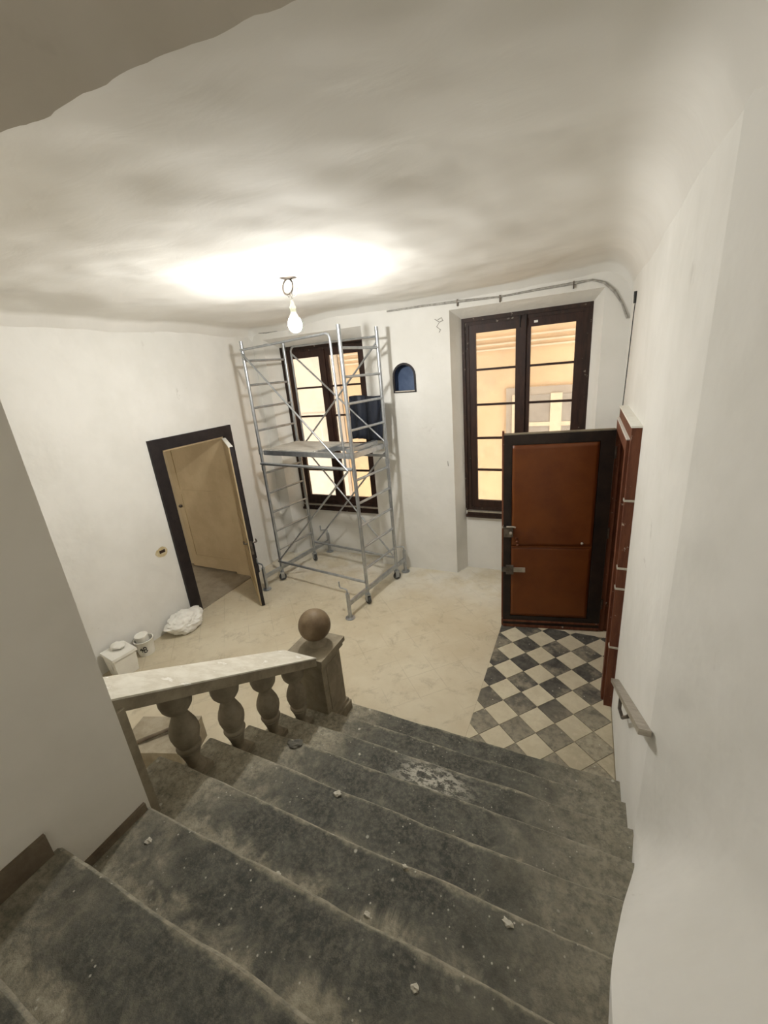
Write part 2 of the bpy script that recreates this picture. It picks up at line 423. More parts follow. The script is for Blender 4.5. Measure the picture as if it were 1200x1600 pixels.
# near left wall block whose corner ends the balustrade
def slab(x0, x1, y0, y1, z0, z1): return MB().box(x0, x1, y0, y1, z0, z1)
WX = -1.64
wf = slab(XL-.3, WX, -2.6, YF, -.05, 4.6).bevel(.018, 2).build('wall_front', M['plaster_old'], smooth=True)
tag(wf, 'shaded grey plastered wall beside the steps at the near left', 'wall', kind='structure')
wz = slab(WX-.1, 1.2, -2.75, -2.5, -.05, 4.8).build('wall_rear', M['plaster_old'])
cut(wz, [MB().box(-.35, .6, -2.9, -2.3, 2.55, 3.9).build('c', M['plaster_old'])])  # unseen opening, added to let sky fill light into the stairwell
tag(wz, 'plastered wall behind the camera at the head of the stairs', 'wall', kind='structure')

# soffit over the upper steps, with a broken plaster edge
def edge_z(x): return 3.553+.062*max(0, (-.45-x)/.85)**1.3 + .009*fb((x, 0, 0), 5.0, 3)
def edge_y(x): return .745+.016*fb((x, 0, 1), 7.0, 5)
def sof_fn(u, v):
    x = WX-.05+u*2.75
    # v: 0..0.25 front face going up, then the soffit running back
    if v < .1:
        q = v/.1; return (x, edge_y(x)-.004*(1-q), 4.5+(edge_z(x)-4.5)*q)
    q = (v-.1)/.9
    y = edge_y(x)-.02*min(q*9, 1)-q*3.3
    z = edge_z(x)+.012*min(q*12, 1)+q*.95+.012*fb((x, y, 4), 1.5)
    return (x, y, z)
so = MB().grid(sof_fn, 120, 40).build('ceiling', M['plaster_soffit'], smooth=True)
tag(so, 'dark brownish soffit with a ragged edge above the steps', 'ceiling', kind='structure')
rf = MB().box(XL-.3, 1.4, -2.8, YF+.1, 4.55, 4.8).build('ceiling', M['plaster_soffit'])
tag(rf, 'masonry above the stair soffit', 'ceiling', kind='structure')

# ------------------------------------------------------------------ staircase
st = thing('staircase', 'wide flight of worn dark stone steps going down to the room', 'stairs', (-.8, 1.2, 0))
NS = 10
for k in range(1, NS+1):
    yk = ny(k); z1 = k*RISE; z0 = z1-RISE
    x0 = -2.01 if yk > YF+.1 else WX
    x1 = XR if yk > 1.8 else foot_x(yk)+.05
    yb = yk-GO-.05 if k < NS else -2.5
    b = MB(); nx = 34
    prof = lambda: [(yk-.012, z0+.002), (yk-.012, z1-.05), (yk, z1-.036), (yk+.002, z1-.014), (yk-.010, z1-.001), (yk-.05, z1), (yk-.15, z1), (yb, z1), (yb, z0+.002)]
    rings = []
    for i in range(nx+1):
        x = x0+(x1-x0)*i/nx
        wy = .010*fb((x, k*3.1, 0), 2.6, k); wz_ = .006*fb((x, k*3.1, 1), 2.2, k+3)-.008*math.exp(-((x+.75)/.6)**2)
        ring = []
        for j, (y, z) in enumerate(prof()):
            if 1 <= j <= 5: y += wy*(1 if j < 5 else .5)
            if 2 <= j <= 6: z += wz_*(1 if j < 6 else .4)
            ring.append(b.bm.verts.new((x, y, z)))
        rings.append(ring)
    m_ = len(rings[0])
    for A, B in zip(rings, rings[1:]):
        for j in range(m_): b.bm.faces.new((A[j], A[(j+1) % m_], B[(j+1) % m_], B[j]))
    b.bm.faces.new(rings[0]); b.bm.faces.new(rings[-1][::-1])
    b.build('step', M['stone'], st, smooth=True)
poly = [(Y1-.06, 0)]
for k in range(2, NS+1): poly += [(ny(k)-.06, (k-1)*RISE-.004), (ny(k)-.06, (k-1)*RISE-.004)]
poly = [(Y1-.35, 0), (ny(NS)-.08, (NS-1)*RISE-.19), (-2.5, (NS-1)*RISE-.19), (-2.5, 0)]
MB().prism(poly, -1.63, .14, 'x').build('masonry_base', M['plaster_old'], st)
MB().prism([(Y1-.35, 0), (.72, stair_z(.72)-.40), (.72, 0)], -1.94, -1.632, 'x').build('masonry_side', M['plaster_old'], st)
# low stone skirting on the shaded wall, one length per tread
sk = thing('baseboard_left', 'dark stone skirting stepping up along the near left wall', 'skirting', (WX, 0, 1.3), kind='structure')
for k in (7, 8, 9):
    yk = ny(k)
    MB().box(WX-.01, WX+.014, ny(k+1), yk-.03 if k > 7 else .69, k*RISE-.01, k*RISE+(.10 if k == 8 else .035 if k == 7 else .10)).bevel(.004).build('skirting_stone', M['skirting'], sk)

# ------------------------------------------------------------------ balustrade
bx = -1.90
ba = thing('balustrade', 'carved stone balustrade with white marble rail and ball-topped newel', 'balustrade', (bx, 1.5, .7))
def rz_(y): return 1.788-.594*(y-.75)
def rail_prism(b, x0, x1, y0, y1, d0, d1):
    co = [(x, y, rz_(y)-d) for x in (x0, x1) for y in (y0, y1) for d in (d0, d1)]
    vs = [b.bm.verts.new(c) for c in co]
    for f in ((0,1,3,2),(4,6,7,5),(0,4,5,1),(2,3,7,6),(0,2,6,4),(1,5,7,3)): b.bm.faces.new([vs[i] for i in f])
    return b
rl = rail_prism(MB(), -2.05, -1.75, YF+.003, 2.12, .0085, .078).bevel(.007, 2).build('handrail', M['railstone'], ba, smooth=True)
rail_prism(MB(), -2.055, -1.745, YF+.003, 2.12, 0, .010).bevel(.003).build('rail_top', M['marble'], rl)
def baluster(h, n=26):
    pr = [(.052, 0), (.060, .006), (.060, .05), (.050, .060), (.037, .070), (.036, .09), (.042, .125), (.050, .155), (.057, .178), (.058, .184), (.053, .190), (.065, .199), (.068, .210), (.065, .221), (.056, .227), (.058, .235), (.069, .262), (.078, .30), (.079, .325), (.072, .36), (.058, .395), (.046, .425), (.038, .448), (.036, .456), (.044, .462), (.064, .474), (.079, .498), (.086, .53), (.086, .565), (.080, .60), (.074, .64)]
    s_ = h/.64
    return [(r, z*s_) for r, z in pr]
for i, (y, k) in enumerate(((1.10, 5), (1.405, 4), (1.71, 3), (2.005, 2))):
    z0 = k*RISE-.008; z1 = rz_(y)-.045
    b = MB().lathe(baluster(z1-z0), (bx, y, z0), 28)
    bo = b.build('baluster', M['baluster'], ba, smooth=True)
    MB().box(bx-.068, bx+.068, y-.068, y+.068, z0-.002, z0+.045).bevel(.008).build('base', M['baluster'], bo)
# pilaster at the wall end
pl = MB().box(-2.02, -1.73, YF-.02, YF+.075, 1.02, rz_(.78)-.055).bevel(.01, 2).build('end_pilaster', M['railstone'], ba, smooth=True)
# newel
nx_, nyy = -1.895, 2.31
nw = MB().box(nx_-.135, nx_+.135, nyy-.135, nyy+.14, .17, .90).bevel(.008, 2).build('newel_post', M['railstone'], ba, smooth=True)
b = MB().box(nx_-.165, nx_+.168, nyy-.14, nyy+.17, .175, .27)
b.box(nx_-.15, nx_+.152, nyy-.137, nyy+.155, .27, .30)
b.bevel(.010, 2).build('plinth', M['railstone'], nw, smooth=True)
MB().box(nx_-.123, nx_+.140, nyy-.075, nyy+.08, .37, .80).bevel(.006).build('panel', M['baluster'], nw, smooth=True)
b = MB().box(nx_-.158, nx_+.160, nyy-.158, nyy+.165, .845, .885); b.box(nx_-.172, nx_+.176, nyy-.172, nyy+.18, .885, .925)
b.bevel(.010, 2).build('cap', M['railstone'], nw, smooth=True)
b = MB().lathe([(.085, .92), (.075, .935), (.055, .950), (.050, .985), (.02, .99)], (nx_+.005, nyy+.03, 0), 24)
b.build('neck', M['railstone'], nw, smooth=True)
b = MB(); bmesh.ops.create_uvsphere(b.bm, u_segments=32, v_segments=20, radius=.132)
for v_ in b.bm.verts: v_.co += Vector((nx_+.005, nyy+.03, 1.098)); v_.co.x += .003*fb(v_.co, 9)
b.build('ball', M['ballstone'], nw, smooth=True)

# ------------------------------------------------------------------ diagonal chequer tiles near the entrance
tf = thing('floor', 'chequered patch of black and cream floor tiles before the brown door', 'floor', (-.2, 3.4, 0), kind='structure')
TX0, TX1, TY0, TY1 = -.755, XR-.004, 2.47, 4.47
MB().box(TX0, TX1, TY0, TY1, .0005, .0035).build('tile_bed', M['grout'], tf)
ang = math.radians(3.2); D = .2985; cx0, cy0 = -.100, 3.512
ca, sa = math.cos(ang), math.sin(ang)
def clip_poly(poly):
    def cl(p, ax, val, sg):
        out = []
        for i in range(len(p)):
            a, c = p[i], p[(i+1) % len(p)]
            ia, ic = (a[ax]-val)*sg >= 0, (c[ax]-val)*sg >= 0
            if ia: out.append(a)
            if ia != ic:
                q = (val-a[ax])/(c[ax]-a[ax]); out.append(tuple(a[j]+(c[j]-a[j])*q for j in (0, 1)))
        return out
    for ax, val, sg in ((0, TX0+.003, 1), (0, TX1-.003, -1), (1, TY0+.003, 1), (1, TY1-.003, -1)):
        if poly: poly = cl(poly, ax, val, sg)
    return poly
full = {}
for i in range(-9, 10):
    for j in range(-14, 15):
        if (i+j) % 2: continue
        dark = (i % 2 == 0)
        lx, ly = i*D/2, j*D/2
        cx, cy = cx0+lx*ca-ly*sa, cy0+lx*sa+ly*ca
        h_ = D/2-.0035
        loc = [(h_, 0), (0, h_), (-h_, 0), (0, -h_)]
        pw = [(cx+a*ca-c*sa, cy+a*sa+c*ca) for a, c in loc]
        cp = clip_poly(pw)
        if len(cp) < 3: continue
        ar = abs(sum(cp[q][0]*cp[(q+1) % len(cp)][1]-cp[(q+1) % len(cp)][0]*cp[q][1] for q in range(len(cp))))/2
        if ar < .0015: continue
        mat = M['tile_dark'] if dark else M['tile_light']
        if ar > .999*2*h_*h_:
            if dark not in full:
                o = MB().prism([(a*ca-c*sa, a*sa+c*ca) for a, c in loc], .003, .0085, 'z').bevel(.0015).build('tile', mat)
                full[dark] = o.data
            else:
                o = bpy.data.objects.new('tile', full[dark]); COL.objects.link(o)
            o.location = (cx, cy, random.uniform(-.0006, .0006)); o.parent = tf; o.matrix_parent_inverse = root_inv(tf)
        else:
            o = MB().prism(cp, .003, .0085, 'z').build('tile', mat, tf)

# ------------------------------------------------------------------ windows
def window(name, W_, label):
    x0, x1, z0, z1 = W_['f']; yA = YB+.25
    wn_ = thing(name, label, 'window', ((x0+x1)/2, yA, z0), kind='structure')
    t_ = .075
    b = MB(); b.box(x0, x0+t_, yA, yA+.10, z0, z1); b.box(x1-t_, x1, yA, yA+.10, z0, z1)
    b.box(x0+t_, x1-t_, yA, yA+.10, z1-t_, z1); b.box(x0+t_, x1-t_, yA, yA+.10, z0, z0+.06)
    fr_ = b.bevel(.004).build('frame', M['darkwood'], wn_)
    b = MB(); b.box(x0-.03, x0+.03, yA-.018, yA+.01, z0+.04, z1+.02); b.box(x1-.03, x1+.03, yA-.018, yA+.01, z0+.04, z1+.02); b.box(x0+.03, x1-.03, yA-.018, yA+.01, z1-.035, z1+.02)
    b.bevel(.006).build('architrave', M['darkwood'], fr_)
    cxm = (x0+x1)/2
    for sx0, sx1 in ((x0+t_, cxm-.001), (cxm+.001, x1-t_)):
        sw_ = .088; yS = yA+.012
        pz0, pz1 = z0+.165, z1-.175
        b = MB()
        b.box(sx0, sx0+sw_, yS, yS+.045, z0+.06, z1-t_); b.box(sx1-sw_, sx1, yS, yS+.045, z0+.06, z1-t_)
        b.box(sx0+sw_, sx1-sw_, yS, yS+.045, z0+.06, pz0); b.box(sx0+sw_, sx1-sw_, yS, yS+.045, pz1, z1-t_)
        sash = b.bevel(.004).build('sash', M['sashwood'], wn_)
        n = 5; ph = (pz1-pz0)/n
        for q in range(n):
            MB().box(sx0+sw_-.006, sx1-sw_+.006, yS+.019, yS+.023, pz0+q*ph+.004, pz0+(q+1)*ph-.004).build('pane', M['glass'], sash)
            if q: MB().box(sx0+sw_, sx1-sw_, yS+.004, yS+.041, pz0+q*ph-.014, pz0+q*ph+.014).bevel(.004).build('glazing_bar', M['sashwood'], sash)
    MB().box(cxm-.035, cxm+.035, yA-.012, yA+.014, z0+.06, z1-t_).bevel(.008).build('meeting_strip', M['sashwood'], wn_)
    b = MB()
    b.box(x0+.02, x1-.02, yA-.045, yA+.03, z0-.05, z0-.002); b.box(x0, x1, yA-.06, yA+.03, z0-.085, z0-.05)
    b.bevel(.006).build('window_sill', M['darkwood'], wn_)
    MB().box(x0+.02, x1-.02, yA-.052, yA+.01, z0-.004, z0+.012).bevel(.003).build('weather_bar', M['paleiron'], wn_)
    return wn_
wA = window('window_1', LW0, 'dark wooden casement window behind the scaffold tower')
wB = window('window_2', RW0, 'dark wooden casement window behind the open brown door')
MB().box(-.63, -.585, YB+.25, YB+.263, 3.395, 3.42).build('sticker', M['whiteplastic'], wB)
for dx in (-.035, .035): MB().tube([(-.755+dx, YB+.236, 3.36), (-.755+dx, YB+.232, 3.45), (-.755+dx, YB+.236, 3.50)], .009, 6).build('bolt', M['blackwood'], wB)

# ------------------------------------------------------------------ building across the courtyard
bd = thing('building', 'orange plastered house across the courtyard seen through the panes', 'building', (-1, 9.5, -3))
fc = MB().box(-5.62, 6, 9.5, 9.9, -3, 9.5).build('facade_wall', M['facade'], bd)
for z, d in ((3.42, .05), (3.30, .035), (3.20, .03)): MB().box(-5.6, 6, 9.5-d, 9.51, z, z+.035).build('moulding', M['facade_trim'], bd)
fw = MB().box(-1.55, .35, 9.44, 9.52, -.2, 2.42).build('window_surround', M['facade_grey'], bd)
b = MB(); b.box(-1.42, -1.34, 9.40, 9.45, -.1, 2.28); b.box(-.66, -.44, 9.40, 9.45, -.1, 2.28); b.box(.14, .22, 9.40, 9.45, -.1, 2.28)
b.box(-1.34, .14, 9.41, 9.45, 1.62, 1.70); b.box(-1.34, .14, 9.41, 9.45, .8, .88)
b.build('casement', M['facade_trim'], fw)
for xa, xc in ((-1.34, -.66), (-.44, .14)):
    for za, zc in ((-.05, .8), (.88, 1.62), (1.70, 2.26)): MB().box(xa, xc, 9.425, 9.442, za, zc).build('pane', M['far_glass'], fw)
bp = thing('building', 'pale plastered house across the courtyard behind the scaffold', 'building', (-8, 9.3, -3))
MB().box(-12, -5.64, 9.35, 9.9, -3, 9.5).build('facade_wall', M['facade_pale'], bp)
MB().box(-12, -5.64, 9.31, 9.36, 2.05, 2.10).build('moulding', M['facade_pale'], bp)
up = MB().box(-12, 6, YB+.45, YB+.6, 4.3, 9.5).build('wall_sky_block', M['facade_pale'])  # added out of view to cut the sky light on the facade
tag(up, 'unseen wall added above the windows to block the sky', 'wall', kind='structure')
cg = MB().box(-14, 8, 6.1, 9.9, -3.2, -3).build('courtyard', M['court'])
tag(cg, 'paved courtyard between the houses below the windows', 'paving', kind='structure')

# ------------------------------------------------------------------ door in the left wall
dl = thing('door_1', 'black framed doorway with a beige leaf standing open', 'door', (XL, 4.04, 0), kind='structure')
b = MB(); b.box(XL-.02, XL+.035, 3.355, 3.515, 0, 2.44); b.box(XL-.02, XL+.035, 4.565, 4.72, 0, 2.44); b.box(XL-.02, XL+.035, 3.515, 4.565, 2.295, 2.44)
fr_ = b.bevel(.006).build('door_frame', M['blackwood'], dl)
b = MB(); b.box(XL-.30, XL-.015, 3.512, 3.540, .002, 2.305); b.box(XL-.30, XL-.015, 4.545, 4.568, .002, 2.305); b.box(XL-.30, XL+.02, 3.54, 4.545, 2.275, 2.30)
b.build('door_lining', M['beige'], fr_)
MB().box(XL-.3, XL+.03, 3.54, 4.545, -.01, .008).build('threshold', M['greyfloor'], dl)
# leaf: hinge (-4.77,4.55) to free edge (-3.955,3.87)
hx, hy = XL+.04, 4.545; ex, ey = -3.955, 3.862
L_ = math.hypot(ex-hx, ey-hy); la = math.atan2(ey-hy, ex-hx)
ML = Matrix.Translation((hx, hy, 0)) @ Matrix.Rotation(la, 4, 'Z')
# local x along the leaf, local -y side faces the doorway
lf = MB().box(0, L_, -.022, .022, .012, 2.27, ML).bevel(.003).build('leaf', M['blackwood'], dl)
b = MB(); b.box(.0, L_-.004, -.027, -.0225, .016, 2.266, ML)
fac = b.build('leaf_face', M['beige'], lf)
b = MB()
for xa, xc, za, zc in ((.0, .09, .02, 2.26), (L_-.10, L_-.006, .02, 2.26), (.09, L_-.10, 2.15, 2.26), (.09, L_-.10, .02, .20), (.09, L_-.10, 1.0, 1.14)):
    b.box(xa, xc, -.036, -.0275, za, zc, ML)
b.bevel(.003).build('rail_and_stile', M['beige'], lf)
MB().box(.0, L_-.004, -.034, .018, 2.262, 2.274, ML).build('leaf_top', M['whiteplastic'], lf)
for sg in (-1, 1):
    p = [(L_-.06, sg*.03, .95), (L_-.06, sg*.075, .95), (L_-.075, sg*.082, .95), (L_-.15, sg*.080, .955)]
    MB().tube([ML@Vector(q) for q in p], .011, 8).build('handle', M['iron'], lf, smooth=True)
MB().box(L_-.09, L_-.03, -.041, -.0365, .82, 1.02, ML).build('lock_plate', M['iron'], lf)
MB().box(L_-.0005, L_+.003, -.014, .014, .80, 1.0, ML).build('lock_strike', M['iron'], lf)
# room beyond
vr = thing('wall_far_left', 'beige painted passage seen through the left doorway', 'wall', (-6.5, 4, 0), kind='structure')
MB().box(-9, XL-.3, 4.66, 4.8, -.05, 3.4).build('passage_wall', M['beigewall'], vr)
pw_ = MB().box(-9, XL-.3, .8, .95, -.05, 3.4).build('passage_wall', M['beigewall'], vr)
cut(pw_, [MB().box(-7.4, -5.9, .6, 1.2, .9, 2.6).build('c', M['beigewall'])])  # unseen opening, added so daylight brightens the passage and its door
MB().box(-9.1, -8.9, .8, 4.8, -.05, 3.4).build('passage_wall', M['beigewall'], vr)
MB().box(-9.1, XL-.3, .8, 4.8, 3.3, 3.45).build('passage_ceiling', M['beigewall'], vr)
MB().box(-9.1, XL-.3, .8, 4.8, -.1, .003).build('passage_floor', M['greyfloor'], vr)
d2 = thing('door_2', 'beige panel door folded back inside the passage', 'door', (-5.5, 4.58, 0), kind='structure')
lf2 = MB().box(-6.12, -5.10, 4.575, 4.615, .03, 2.42).bevel(.004).build('leaf', M['beige'], d2)
b = MB()
for xa, xc, za, zc in ((-6.12, -6.0, .03, 2.42), (-5.22, -5.10, .03, 2.42), (-6.0, -5.22, 2.3, 2.42), (-6.0, -5.22, .03, .25), (-6.0, -5.22, 1.35, 1.43)): b.box(xa, xc, 4.563, 4.5745, za, zc)
b.bevel(.003).build('rail_and_stile', M['beige'], lf2)
for z in (.4, 1.3, 2.1): MB().tube([(-5.09, 4.565, z-.05), (-5.09, 4.565, z+.05)], .012, 8).build('hinge', M['iron'], lf2)
b = MB().lathe([(.005, 0), (.022, .01), (.03, .03), (.02, .048), (.006, .05)], mat=Matrix.Translation((-6.05, 4.562, 1.15)) @ Matrix.Rotation(math.pi/2, 4, 'X'), n=14)
b.build('knob', M['iron'], lf2, smooth=True)
MB().box(-6.3, -5.05, 4.62, 4.66, 2.46, 2.60).build('door_head', M['beigewall'], d2)

# ------------------------------------------------------------------ entrance door in the right wall
dr = thing('door_3', 'red brown entrance door with its leaf standing open into the room', 'door', (XR, 4.1, 0), kind='structure')
b = MB(); xi = .285
b.box(xi+.02, XR+.02, 3.42, 3.57, 0, 2.47); b.box(xi+.02, XR+.02, 4.62, 4.74, 0, 2.47); b.box(xi+.02, XR+.02, 3.57, 4.62, 2.335, 2.47)
fr_ = b.bevel(.008).build('door_frame', M['redwood'], dr)
b = MB(); b.box(xi, xi+.045, 3.49, 3.60, 0, 2.37); b.box(xi, xi+.045, 4.60, 4.68, 0, 2.37); b.box(xi, xi+.045, 3.60, 4.60, 2.27, 2.37)
b.bevel(.008).build('inner_frame', M['redwood'], fr_)
MB().box(xi+.015, XR+.012, 3.415, 4.745, 2.468, 2.482).build('dusty_top', M['whiteplastic'], fr_)
MB().box(xi-.003, xi+.03, 3.485, 4.685, 2.369, 2.379).build('dusty_top', M['whiteplastic'], fr_)
for z in (.62, 1.18, 1.36, 1.92):
    MB().box(xi+.014, XR+.006, 3.414, 3.47, z, z+.016).bevel(.003).build('plaster_smear', M['chipwhite'], fr_)
# closed outer leaf of boards in the reveal
ol = MB().box(XR+.06, XR+.10, 3.575, 4.615, .01, 2.325).build('outer_leaf', M['redwood'], dr)
nb = 6; wbd = 1.03/nb
for i in range(nb): MB().box(XR+.038, XR+.059, 3.58+i*wbd+.003, 3.58+(i+1)*wbd-.003, .012, 2.32).bevel(.004).build('board', M['redwood'], ol)
b = MB().tube([(XR+.036, 3.72, 1.18), (XR-.01, 3.72, 1.18), (XR-.02, 3.72, 1.21), (XR-.02, 3.72, 1.27), (XR-.01, 3.72, 1.30), (XR+.036, 3.72, 1.30)], .012, 8)
b.build('pull_handle', M['paleiron'], ol, smooth=True)
# open leaf: hinge near (0.30,4.615), free edge (-0.735,4.395)
hx, hy, ex, ey = .275, 4.612, -.742, 4.395
L_ = math.hypot(ex-hx, ey-hy); la = math.atan2(ey-hy, ex-hx)
MR = Matrix.Translation((hx, hy, 0)) @ Matrix.Rotation(la, 4, 'Z')      # local x towards the free edge; +y local faces the camera
lf = MB().box(0, L_, -.025, .025, .03, 2.275, MR).bevel(.004).build('leaf', M['blackedge'], dr)
# brown sheet, slightly dented, proud of the core
def sheet(z0, z1):
    def fn(u, v):
        x = .135+(L_-.135-.085)*u; z = z0+(z1-z0)*v
        y = .0285+.004*fb((x, z, 0), 3.2, 4)+.012*math.exp(-((x-.80)/.07)**2-((z-1.17)/.05)**2)-.008*math.exp(-((x-.86)/.06)**2-((z-1.24)/.06)**2)
        return MR@Vector((x, y, z))
    return fn
for z0, z1 in ((.165, 1.035), (1.042, 2.165)):
    g = MB().grid(sheet(z0, z1), 24, 24).build('brown_sheet', M['brownleaf'], lf, smooth=True)
    md = g.modifiers.new('solid', 'SOLIDIFY'); md.thickness = .004; md.offset = 0
b = MB()
b.box(.0, L_, .0255, .036, 2.175, 2.272, MR); b.box(.0, L_, .0255, .036, .035, .155, MR)
b.box(.0, .125, .0255, .034, .155, 2.175, MR); b.box(L_-.078, L_, .0255, .034, .155, 2.175, MR)
b.bevel(.004).build('border_strip', M['blackedge'], lf)
b = MB().box(0, L_, -.028, .040, .012, .045, MR); b.box(0, L_, -.03, .045, .085, .105, MR)
b.bevel(.005).build('bottom_rail', M['redwood'], lf)
MB().box(L_-.004, L_+.016, -.03, .03, .02, 2.31, MR).bevel(.004).build('edge_strip', M['redwood'], lf)
MB().box(0, L_, -.025, .03, 2.272, 2.284, MR).build('dusty_top', M['baluster'], lf)
MB().box(.14, L_-.085, .029, .036, 1.032, 1.046, MR).bevel(.002).build('seam', M['brownleaf'], lf)
b = MB().box(L_-.10, L_-.005, .034, .055, 1.16, 1.275, MR); b.bevel(.004).build('lock_case', M['iron'], lf)
b = MB().tube([MR@Vector(p) for p in ((L_-.03, .06, 1.285), (L_-.10, .062, 1.285), (L_-.125, .06, 1.275))], .010, 8); b.build('lever', M['paleiron'], lf, smooth=True)
b = MB().lathe([(.016, 0), (.016, .014), (.009, .02)], mat=MR@Matrix.Translation((L_-.075, .054, 1.21))@Matrix.Rotation(-math.pi/2, 4, 'X'), n=14); b.build('lock_cylinder', M['paleiron'], lf, smooth=True)
b = MB().box(L_-.235, L_-.10, .03, .052, .735, .785, MR); b.bevel(.004).build('bolt_bar', M['paleiron'], lf)
b = MB().box(L_-.11, L_-.03, .034, .07, .715, .815, MR); b.box(L_-.03, L_+.018, .034, .06, .74, .79, MR); b.bevel(.004).build('bolt_case', M['iron'], lf)
for xx, zz in ((L_-.135, 1.14), (L_-.145, 1.10), (L_-.15, 1.06), (.235, 1.085)):
    b = MB().lathe([(.012, 0), (.016, .008), (.010, .016), (.003, .018)], mat=MR@Matrix.Translation((xx, .031, zz))@Matrix.Rotation(-math.pi/2, 4, 'X'), n=10); b.build('knob', M['redwood'] if xx > .3 else M['paleiron'], lf, smooth=True)
for z in (.35, 1.2, 2.05): MB().tube([MR@Vector((-.012, .02, z-.06)), MR@Vector((-.012, .02, z+.06))], .012, 8).build('hinge', M['iron'], lf)

# ------------------------------------------------------------------ scaffold tower
SC = thing('scaffold_tower', 'galvanised mobile scaffold tower in front of the left window', 'scaffold', (-3.31, 4.878, 0), math.radians(-8.2))
MS = Matrix.Translation((-3.31, 4.878, 0)) @ Matrix.Rotation(math.radians(-8.2), 4, 'Z')
HL, HW = .83, .38
def S(*p): return MS@Vector(p)
RZ = [3.285, 2.97, 2.665, 2.352, 1.735, 1.43, 1.125, .82, .51]
for sx in (-1, 1):
    for sy in (-1, 1):
        x, y = sx*HL, sy*HW
        po = MB().tube([S(x, y, .15), S(x, y, 3.53)], .0235, 12).build('post', M['metal'], SC, smooth=True)
        for z in (1.78, 2.02): MB().tube([S(x, y, z), S(x, y, z+.07)], .030, 12).build('collar', M['metal'], po, smooth=True)
        # caster
        cw = MB().lathe([(.012, -.02), (.052, -.02), (.058, -.012), (.058, .012), (.052, .02), (.012, .02)], mat=MS@Matrix.Translation((x+.012, y-.02, .06))@Matrix.Rotation(math.radians(20+40*sx*sy), 4, 'Z')@Matrix.Rotation(math.pi/2, 4, 'X'), n=20).build('caster', M['rubber'], SC, smooth=True)
        b = MB(); mt = MS@Matrix.Translation((x+.012, y-.02, 0))@Matrix.Rotation(math.radians(20+40*sx*sy), 4, 'Z')
        b.box(-.028, .028, .023, .029, .045, .135, mt); b.box(-.028, .028, -.029, -.023, .045, .135, mt); b.box(-.03, .03, -.03, .03, .13, .15, mt)
        b.tube([mt@Vector((0, -.034, .06)), mt@Vector((0, .034, .06))], .01, 8)
        b.build('fork', M['metal'], cw)
    for z in RZ: MB().tube([S(sx*HL, -HW+.02, z), S(sx*HL, HW-.02, z)], .0165, 10).build('rung', M['metal'], SC, smooth=True)
    # base beam running out to the screw jacks
    ye0, ye1 = (-HW-.42, HW+.25) if sx > 0 else (-HW-.35, HW+.38)
    bb = MB().box(sx*HL-.02, sx*HL+.02, ye0, ye1, .185, .235, MS).bevel(.004).build('base_beam', M['metal'], SC)
    for ye, sg in ((ye0, -1), (ye1, 1)):
        j = MB().tube([S(sx*HL, ye, .02), S(sx*HL, ye, .36)], .026, 12).build('screw_jack', M['metal'], SC, smooth=True)
        MB().lathe([(.065, .001), (.065, .010), (.03, .016), (.028, .03)], mat=MS@Matrix.Translation((sx*HL, ye, 0)), n=20).build('foot_plate', M['metal'], j, smooth=True)
        MB().tube([S(sx*HL, ye, .36), S(sx*HL, ye, .41), S(sx*HL-.02, ye, .42), S(sx*HL-.12, ye-.02*sg, .405), S(sx*HL-.135, ye-.02*sg, .42), S(sx*HL-.135, ye-.02*sg, .49)], .010, 8).build('crank', M['metal'], j, smooth=True)
tb = lambda nm, pts, r=.0165, par=SC: MB().tube([S(*p) for p in pts], r, 10).build(nm, M['metal'], par, smooth=True)
yF, yK = -HW-.03, HW+.03
tb('ledger', [(-HL, yF, .33), (HL, yF, .33)], .019); tb('ledger', [(-HL, yK, .33), (HL, yK, .33)], .019)
tb('ledger', [(-HL, yF, 1.885), (HL, yF, 1.885)], .021); tb('ledger', [(-HL, yK, 1.885), (HL, yK, 1.885)], .019)
# guard frame of bent tube: across the top and down beside the post
tb('guard_frame', [(-HL, yF, 3.42), (HL-.17, yF, 3.455), (HL-.13, yF, 3.44), (HL-.115, yF, 3.40), (HL-.105, yF, 1.90)], .015)
tb('guard_frame', [(HL, yK, 3.42), (-HL+.17, yK, 3.445), (-HL+.13, yK, 3.43), (-HL+.105, yK, 3.39), (-HL+.105, yK, 1.90)], .014)
# diagonal braces
for p, q in (((-HL+.04, yF-.025, 3.38), (HL-.06, yF-.025, 1.87)), ((-HL+.10, yK, 3.36), (HL, yK, 2.05)), ((HL-.02, yK+.025, 3.38), (-HL+.06, yK+.025, 2.0)),
             ((HL-.06, yF-.025, 1.86), (-HL+.02, yF-.025, .34)), ((-HL+.06, yK, 2.0), (HL-.06, yK, .36)), ((HL-.04, yK+.025, 1.95), (-HL+.06, yK+.025, .36))):
    tb('brace', [p, q], .0125)
# platform: frame, board and open hatch
b = MB()
b.box(-HL+.02, HL-.02, -HW+.03, -HW+.065, 2.0, 2.065, MS); b.box(-HL+.02, HL-.02, HW-.065, HW-.03, 2.0, 2.065, MS)
for xx in (-HL+.02, HL-.055, .15): b.box(xx, xx+.035, -HW+.065, HW-.065, 2.0, 2.065, MS)
b.box(.185, HL-.055, .10, .135, 2.0, 2.06, MS)
pf = b.bevel(.003).build('platform_frame', M['metal'], SC)
MB().box(-HL+.03, .165, -HW+.045, HW-.045, 2.066, 2.082, MS).build('platform_board', M['plywood'], pf)
MB().box(.19, HL-.06, .137, HW-.067, 2.05, 2.064, MS).build('platform_board', M['plywood'], pf)
hm = MS@Matrix.Translation((HL-.06, 0, 2.07))
MB().box(-.09, -.02, -HW+.07, .30, 0, .05, hm).bevel(.004).build('hatch_edge', M['metal'], pf)

